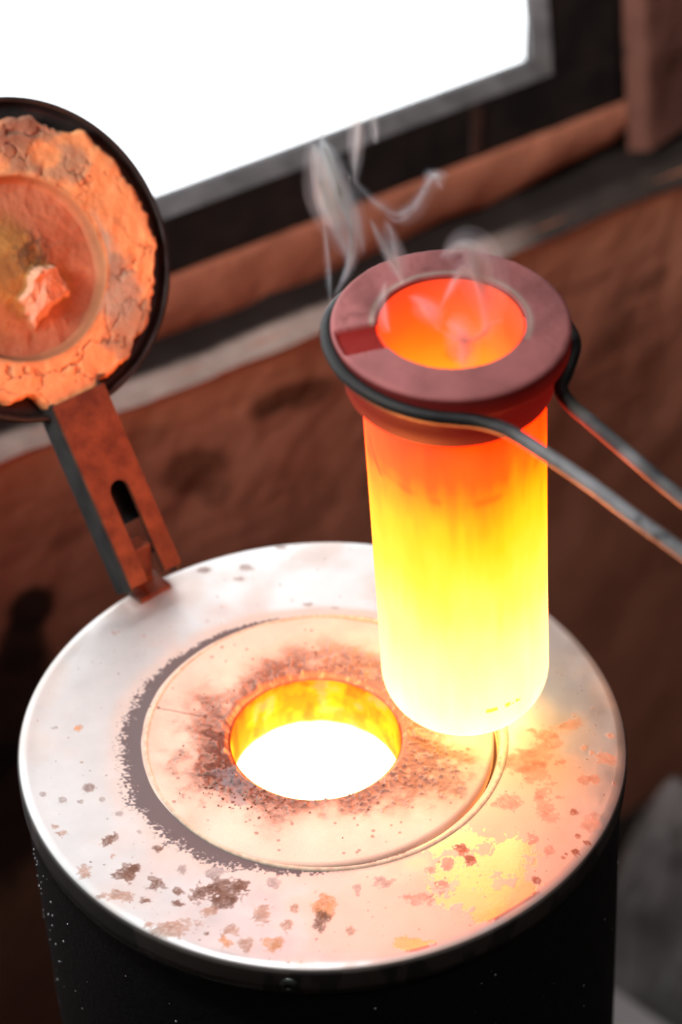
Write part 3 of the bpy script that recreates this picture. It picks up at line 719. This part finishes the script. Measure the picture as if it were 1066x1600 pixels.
z = V[:, 2] + .0185
q = z / (CL + .0065) + (n1 - .5) * .10 + (n2 - .5) * .06 + (n3 - .5) * .06
# temperature profile from the bottom (0) to the collar (1)
r = np.interp(q, [0, .3, .55, .7, .8, .9, 1], [5.0, 7.0, 11., 12., 8.0, 3.0, 1.2])
g = np.interp(q, [0, .15, .3, .45, .56, .64, .72, .80, .90, 1], [3.3, 2.4, 1.6, 1.08, .90, .72, .42, .15, .07, .035])
b = np.interp(q, [0, .06, .15, .3, .42, .52, .6, .7, 1], [1.3, .95, .66, .40, .17, .05, .012, .002, .001])
# scars: thin orange chip marks low on the front, a dark scale line high on the left
zl = (V[:, 2] - .012) / .0009; fr_ = ((an > -78) & (an < -52) & (np.abs(zl + (n2 - .5) * 3) < 1) & (n2 > .45)).astype(float)
g = g * (1 - .35 * fr_); b = b * (1 - .9 * fr_)
wl = V[:, 2] - (CL - .072) - .010 * np.abs(np.sin(np.radians(an + 80))) ** 2
sc_ = np.exp(-(wl / .0022) ** 2) * sst(.35, .6, n1); g = g * (1 - .35 * sc_); b = b * (1 - .5 * sc_)
scr = np.exp(-(((an + 145 + (V[:, 2] - CL + .07) * 900) / 1.5) ** 2)) * (V[:, 2] > CL - .068) * (V[:, 2] < CL - .052); g *= 1 - .7 * scr; r *= 1 - .5 * scr
me = from_np('cb', cframe(V), F); set_color(me, 'glow', np.stack([r, g, b, np.ones(len(V))], -1))
cchild('body', me, m_hot('incandescent_crucible'))['label'] = 'incandescent body, orange at the top to yellow-white at the bottom'
# collar, sitting a touch askew on the body
q_ = Matrix.Rotation(math.radians(3.0), 3, Vector(-_F * -1))
def rotv(v): return np.array(Matrix.Rotation(math.radians(4.0), 3, Vector(_F)) @ Vector(v))
AX2, CX2, CY2 = rotv(AX), rotv(CX), rotv(CY)
FR, FH = .0528, .0325
prof = [(FH + .0001, -.0022), (FH + .0001, -.0010), (FH + .0005, 0)]
prof += [(r_, 0) for r_ in np.linspace(FH + .001, FR - .0022, 36)]
prof += [(FR - .0010, -.0004), (FR - .0003, -.0012), (FR, -.0022), (FR, -.0105), (FR - .0006, -.0120), (FR - .003, -.0132), (FR - .0042, -.0150), (FR - .0048, -.0240), (FR - .0060, -.0320), (FR - .0075, -.0337), (RB - .0002, -.0342)]
V, F = lathe(prof, 420)
P = V.copy(); nA = fbm(P, 420, 4); nB = fbm(P + 3, 90, 4); nC = fbm(P + 5, 35, 3)
# pouring notch: shallow groove at the left
gd = np.array(pt(556, 548, 1.115)) - T; gx_, gy_ = float(gd @ CX2), float(gd @ CY2); gx_, gy_ = math.cos(math.radians(199)), math.sin(math.radians(199))
al_ = V[:, 0] * gx_ + V[:, 1] * gy_; pe_ = np.abs(-V[:, 0] * gy_ + V[:, 1] * gx_)
gro = (al_ > 0) * sst(.0092, .0084, pe_) * (V[:, 2] > -.0030) * (np.hypot(V[:, 0], V[:, 1]) < FR - .0015)
V[:, 2] -= gro * .0022
V[:, 2] += (nA - .5) * .0005 * (V[:, 2] > -.003)
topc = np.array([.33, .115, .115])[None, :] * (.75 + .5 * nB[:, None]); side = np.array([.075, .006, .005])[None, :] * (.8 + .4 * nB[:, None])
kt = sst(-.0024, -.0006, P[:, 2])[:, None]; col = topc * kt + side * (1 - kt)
rr = np.hypot(P[:, 0], P[:, 1])
lip = np.exp(-((rr - FH - .0022) / .0012) ** 2) * (P[:, 2] > -.0005) * (V[:, 1] > -.012); col = col * (1 - .6 * lip[:, None]) + np.array([.42, .36, .30]) * .6 * lip[:, None]
col = col * (1 - gro[:, None]) + np.array([.22, .010, .007]) * gro[:, None]
# dull red heat: the collar itself glows faintly, most at its foot
ht = np.interp(-P[:, 2], [0, .004, .012, .022, .034], [.004, .04, .10, .13, .15]) * (rr > FH + .004) + .010 * gro
em = np.stack([ht * 1.0, ht * .03, ht * .018], -1)
t = NT('dull_red_collar'); at = t.n('ShaderNodeAttribute', attribute_name='stain'); he = t.n('ShaderNodeAttribute', attribute_name='glow'); nn_ = t.noise(900, 3, .6)
t.pbr(at.outputs['Color'], .7, 0, nn_, .3, .0004, Specular_IOR_Level=.25, Emission_Color=he.outputs['Color'], Emission_Strength=1.0)
me = from_np('cc', cframe(V, T, AX2, CX2, CY2), F); set_color(me, 'stain', np.concatenate([col, np.ones((len(V), 1))], 1)); set_color(me, 'glow', np.concatenate([em, np.ones((len(V), 1))], 1))
cchild('collar', me, t.m)['label'] = 'dull red-brown collar with a shallow pouring notch'
# thin pale inner sleeve edge showing round the back of the mouth
# glowing inside
zz = np.linspace(-.0015, -.12, 80); prof = [(FH - .0006 - .004 * max(0, -z_ / .12 - .2), z_) for z_ in zz] + [(r_, -.12) for r_ in (.02, .01, .0004)]
V, F = lathe(prof, 200); F = F[:, ::-1]
n1 = fbm(V + 2, 45, 4); q = -V[:, 2] + (n1 - .5) * .016
r = np.interp(q, [0, .01, .04, .2], [.85, 1.3, 2.4, 6]); g = np.interp(q, [0, .008, .02, .035, .05, .07, .2], [.045, .07, .11, .19, .34, .55, 1.2]); b = np.interp(q, [0, .03, .06, .2], [.012, .004, .01, .6])
me = from_np('ci', cframe(V, T, AX2, CX2, CY2), F); set_color(me, 'glow', np.stack([r, g, b, np.ones(len(V))], -1))
cchild('mouth', me, m_hot('glowing_crucible_mouth'))['label'] = 'glowing orange inside of the crucible'

# =================================================================== THE TONGS
TR = .0032
def ringpt(deg, h=None):
    a = math.radians(deg); cx_, sy_ = math.cos(a), math.sin(a)
    hh = .0098 + .0040 * cx_ + .006 * max(sy_, 0) if h is None else h
    rad = FR + TR * .45
    return T + (CX2 * cx_ + CY2 * sy_) * rad - AX2 * hh
path = []
e2 = [pt(3900, 3250, .66), pt(2900, 2380, .76), pt(2000, 1560, .88), pt(1330, 995, .99), pt(1200, 880, 1.02), pt(1066, 780, 1.052), pt(985, 712, 1.070), pt(930, 665, 1.084), pt(893, 633, 1.094), pt(877, 607, 1.099), pt(886, 580, 1.104)]
back = [ringpt(d) for d in (0,)]
ringp = [ringpt(d) for d in (14, 30, 50, 70, 90, 110, 130, 150, 170, 190, 210, 225, 240, 252, 262, 272)]
e1 = [pt(752, 660, 1.066), pt(795, 674, 1.060), pt(850, 708, 1.053), pt(920, 755, 1.044), pt(1000, 815, 1.031), pt(1066, 862, 1.020), pt(1200, 960, .995), pt(1330, 1055, .965), pt(2000, 1640, .86), pt(2900, 2460, .745), pt(3900, 3330, .65)]
path = spline(e2 + back + ringp + e1, 10)
V, F = tube_np(path, TR, 16)
V = np.array(V); n1 = fbm(V, 120, 4); n2 = fbm(V + 4, 45, 4)
V += 0
dist = np.linalg.norm(V - T, axis=1)
rod = sst(.058, .085, dist)[:, None]
colb = np.array([.006, .0055, .006])[None, :] * (.7 + .6 * n1[:, None]); colr = np.array([.24, .24, .25])[None, :] * (.25 + 1.3 * sst(.3, .7, n2)[:, None])
ol = (sst(.52, .6, n2) * sst(.10, .075, dist))[:, None] * .6; colr = colr * (1 - ol) + np.array([.16, .15, .07]) * ol
bk = sst(.62, .70, n2 * .5 + n1 * .5)[:, None] * .7; colr = colr * (1 - bk) + np.array([.02, .02, .022]) * bk
col = colb * (1 - rod) + colr * rod
me = from_np('tongs', V, F); set_color(me, 'stain', np.concatenate([col, np.ones((len(V), 1))], 1))
t = NT('scaled_iron_rod'); at = t.n('ShaderNodeAttribute', attribute_name='stain'); nn_ = t.noise(400, 4, .6)
t.pbr(at.outputs['Color'], .55, .2, nn_, .35, .0006)
tongs = link('crucible_tongs', me, t.m); tag(tongs, 'blackened iron-rod tongs looped round the crucible collar and running out to the right', 'tongs')

# =================================================================== BEHIND THE FURNACE, ON THE FLOOR (right)
bx, by = plate_xy(1085, 1470, FLOOR_Z + .10)
n_ = 110; gx = np.linspace(-1, 1, n_)
a, b = np.meshgrid(gx, gx); a = a.ravel(); b = b.ravel(); rr = np.hypot(a, b)
P2 = np.stack([a, b, a * 0 + 2], -1); f1 = fbm(P2, 1.6, 4); f2 = np.abs(fbm(P2 + 4, 2.6, 3) - .5) * 2; f3 = fbm(P2 + 8, 6, 3)
hgt = (1 - sst(.35, 1.0, rr + (f1 - .5) * .4)) * (.12 + .09 * f1) - f2 * .10 * (rr < .95) + f3 * .014
hgt = np.maximum(hgt, .002 + .004 * f3)
V = np.stack([bx + .022 + a * .14, by + .045 + b * .10, FLOOR_Z + hgt * 1.25], -1)
rag_m = m_simple('grey_crumpled_cloth', (.17, .17, .17), (.52, .52, .525), .9, 0, 14, .5, .004, spec=.2)
o = link('crumpled_rag', from_np('rag', V, [f for f in grid_faces(n_, n_, False) if rr[f].max() < .93]), rag_m); tag(o, 'grey crumpled rag lying on the floor behind the furnace at right', 'rag')
print('rag', bx, by, (np.array([bx, by, 0]) @ WN) + .40)
zt = FLOOR_Z + .05
A_ = np.array(plate_xy(970, 1548, zt)); B_ = np.array(plate_xy(1060, 1612, zt)); d_ = (B_ - A_) / np.linalg.norm(B_ - A_); n_ = np.array([d_[1], -d_[0]])
n_ = n_ if n_[1] < 0 else -n_
c_ = (A_ + B_) / 2 + n_ * .026
bm = bmesh.new(); bm_box(bm, Vector((c_[0], c_[1], FLOOR_Z + .0255)), (.10, .052, .049), Matrix.Rotation(math.atan2(d_[1], d_[0]), 3, 'Z'), .004)
o = bm_obj('pale_board', bm, m_simple('pale_board', (.75, .75, .75), (.85, .85, .85), .8, 0, 20)); tag(o, 'pale grey block on the floor in front of the rag, lower right corner', 'block')

# =================================================================== SMOKE
t = NT('thin_smoke'); v = t.n('ShaderNodeVolumeScatter'); v.inputs['Color'].default_value = (.86, .90, 1.0, 1); v.inputs['Density'].default_value = 150; v.inputs['Anisotropy'].default_value = .3
t.l(v.outputs[0], t.out.inputs['Volume']); SM1 = t.m
t = NT('faint_smoke'); v = t.n('ShaderNodeVolumeScatter'); v.inputs['Color'].default_value = (.84, .89, 1.0, 1); v.inputs['Density'].default_value = 50; v.inputs['Anisotropy'].default_value = .3
t.l(v.outputs[0], t.out.inputs['Volume']); SM2 = t.m
t = NT('fainter_smoke'); v = t.n('ShaderNodeVolumeScatter'); v.inputs['Color'].default_value = (.84, .89, 1.0, 1); v.inputs['Density'].default_value = 22; v.inputs['Anisotropy'].default_value = .3
t.l(v.outputs[0], t.out.inputs['Volume']); SM3 = t.m
smoke = empty('smoke', tuple(T)); tag(smoke, 'thin pale wisps of smoke curling up from the crucible mouth', 'smoke', kind='stuff')
WISPS = [ # (points px, width px, depth, strength of the core)
 ([(522,464),(535,442),(547,415),(551,385),(546,350),(533,312),(517,268),(504,222),(498,200)], 9, 1.085, 2),
 ([(517,486),(514,450),(512,410),(509,370),(505,330)], 5, 1.088, 0),
 ([(553,420),(541,382),(526,342),(509,300),(493,258),(478,212)], 16, 1.092, 1),
 ([(566,402),(556,362),(541,322),(528,285),(512,240),(506,215)], 14, 1.080, 1),
 ([(542,365),(528,325),(518,292),(508,250),(500,225)], 22, 1.098, 0),
 ([(538,262),(556,284),(578,308),(600,325),(622,335),(642,325),(658,304),(670,284),(688,268)], 6, 1.10, 1),
 ([(598,330),(622,345),(645,332),(662,306),(672,280),(668,262)], 7, 1.103, 0),
 ([(664,290),(676,274),(686,282),(694,296)], 9, 1.10, 1),
 ([(578,340),(592,370),(609,400),(622,424),(628,446)], 8, 1.088, 2),
 ([(600,345),(612,378),(624,410),(628,440)], 13, 1.092, 0),
 ([(684,490),(700,460),(715,434),(727,418),(745,440),(752,470)], 7, 1.085, 2),
 ([(690,402),(712,384),(735,392),(753,430),(763,480),(762,535)], 18, 1.08, 1),
 ([(712,376),(736,392),(752,428),(760,475)], 9, 1.075, 1),
 ([(684,512),(704,526),(730,533),(752,524),(768,506),(790,498)], 7, 1.082, 2),
 ([(700,500),(716,525),(726,550),(734,574)], 20, 1.085, 0),
 ([(604,440),(598,470),(600,500),(610,520)], 9, 1.085, 1),
 ([(640,462),(662,476),(680,496),(690,520)], 12, 1.09, 1),
 ([(560,290),(557,240),(555,190),(550,150)], 12, 1.10, 0), ([(588,225),(584,195),(580,160)], 8, 1.10, 0),
]
def smoke_mat(nm, dens):
    t = NT(nm); v = t.n('ShaderNodeVolumeScatter'); v.inputs['Color'].default_value = (.80, .89, 1.0, 1)
    v.inputs['Density'].default_value = dens; v.inputs['Anisotropy'].default_value = .2
    t.l(v.outputs[0], t.out.inputs['Volume']); return t.m
SMK = [smoke_mat('smoke_veil', 9), smoke_mat('smoke_thread', 48), smoke_mat('smoke_core', 190)]
for wi, (P_, w, dp, core) in enumerate(WISPS):
    s0 = spline([pt(x, y, dp + .006 * math.sin(i * 1.7 + wi)) for i, (x, y) in enumerate(P_)], 10)
    n = len(s0); env = np.array([math.sin(math.pi * (k + .3) / (n - .4)) ** .8 for k in range(n)]); tt = np.linspace(0, 1, n)
    def strand(offu, rad, lvl):
        C = np.array(s0) + _X[None, :] * (offu * dp / FPX)[:, None] + _F[None, :] * (np.cos(tt * 5 + wi) * w * .6 * dp / FPX)[:, None]
        for fat in ((1.5, 1.05, .6) if lvl == 0 else (1.7, .8)):
            V, F = tube_np(C, rad * fat * dp / FPX, 10, squash=1.8)
            o = link('wisp', from_np('w', V, F), SMK[lvl]); o.parent = smoke; o.matrix_parent_inverse = Matrix.Translation(-Vector(T))
    strand(np.sin(tt * 4 + wi) * w * .1, w * .95 * env, 0)
    for q_ in range(2 + (core > 0)):
        ph = rnd.uniform(0, 6); strand(np.sin(tt * rnd.uniform(3, 6) + ph) * w * .42, w * rnd.uniform(.16, .34) * env, 1)
    if core > 1: strand(np.sin(tt * 4 + wi) * w * .12, w * .26 * env, 2)

SC.cycles.max_bounces = 8; SC.cycles.diffuse_bounces = 4; SC.cycles.sample_clamp_indirect = 8

def _pj(w):
    d = w - CAM; z = d @ _F; return [round(533 + FPX * (d @ _X) / z), round(800 - FPX * (d @ _U) / z), round(z, 4)]
for d in range(-30, 331, 15): print('RING', d, _pj(ringpt(d)))
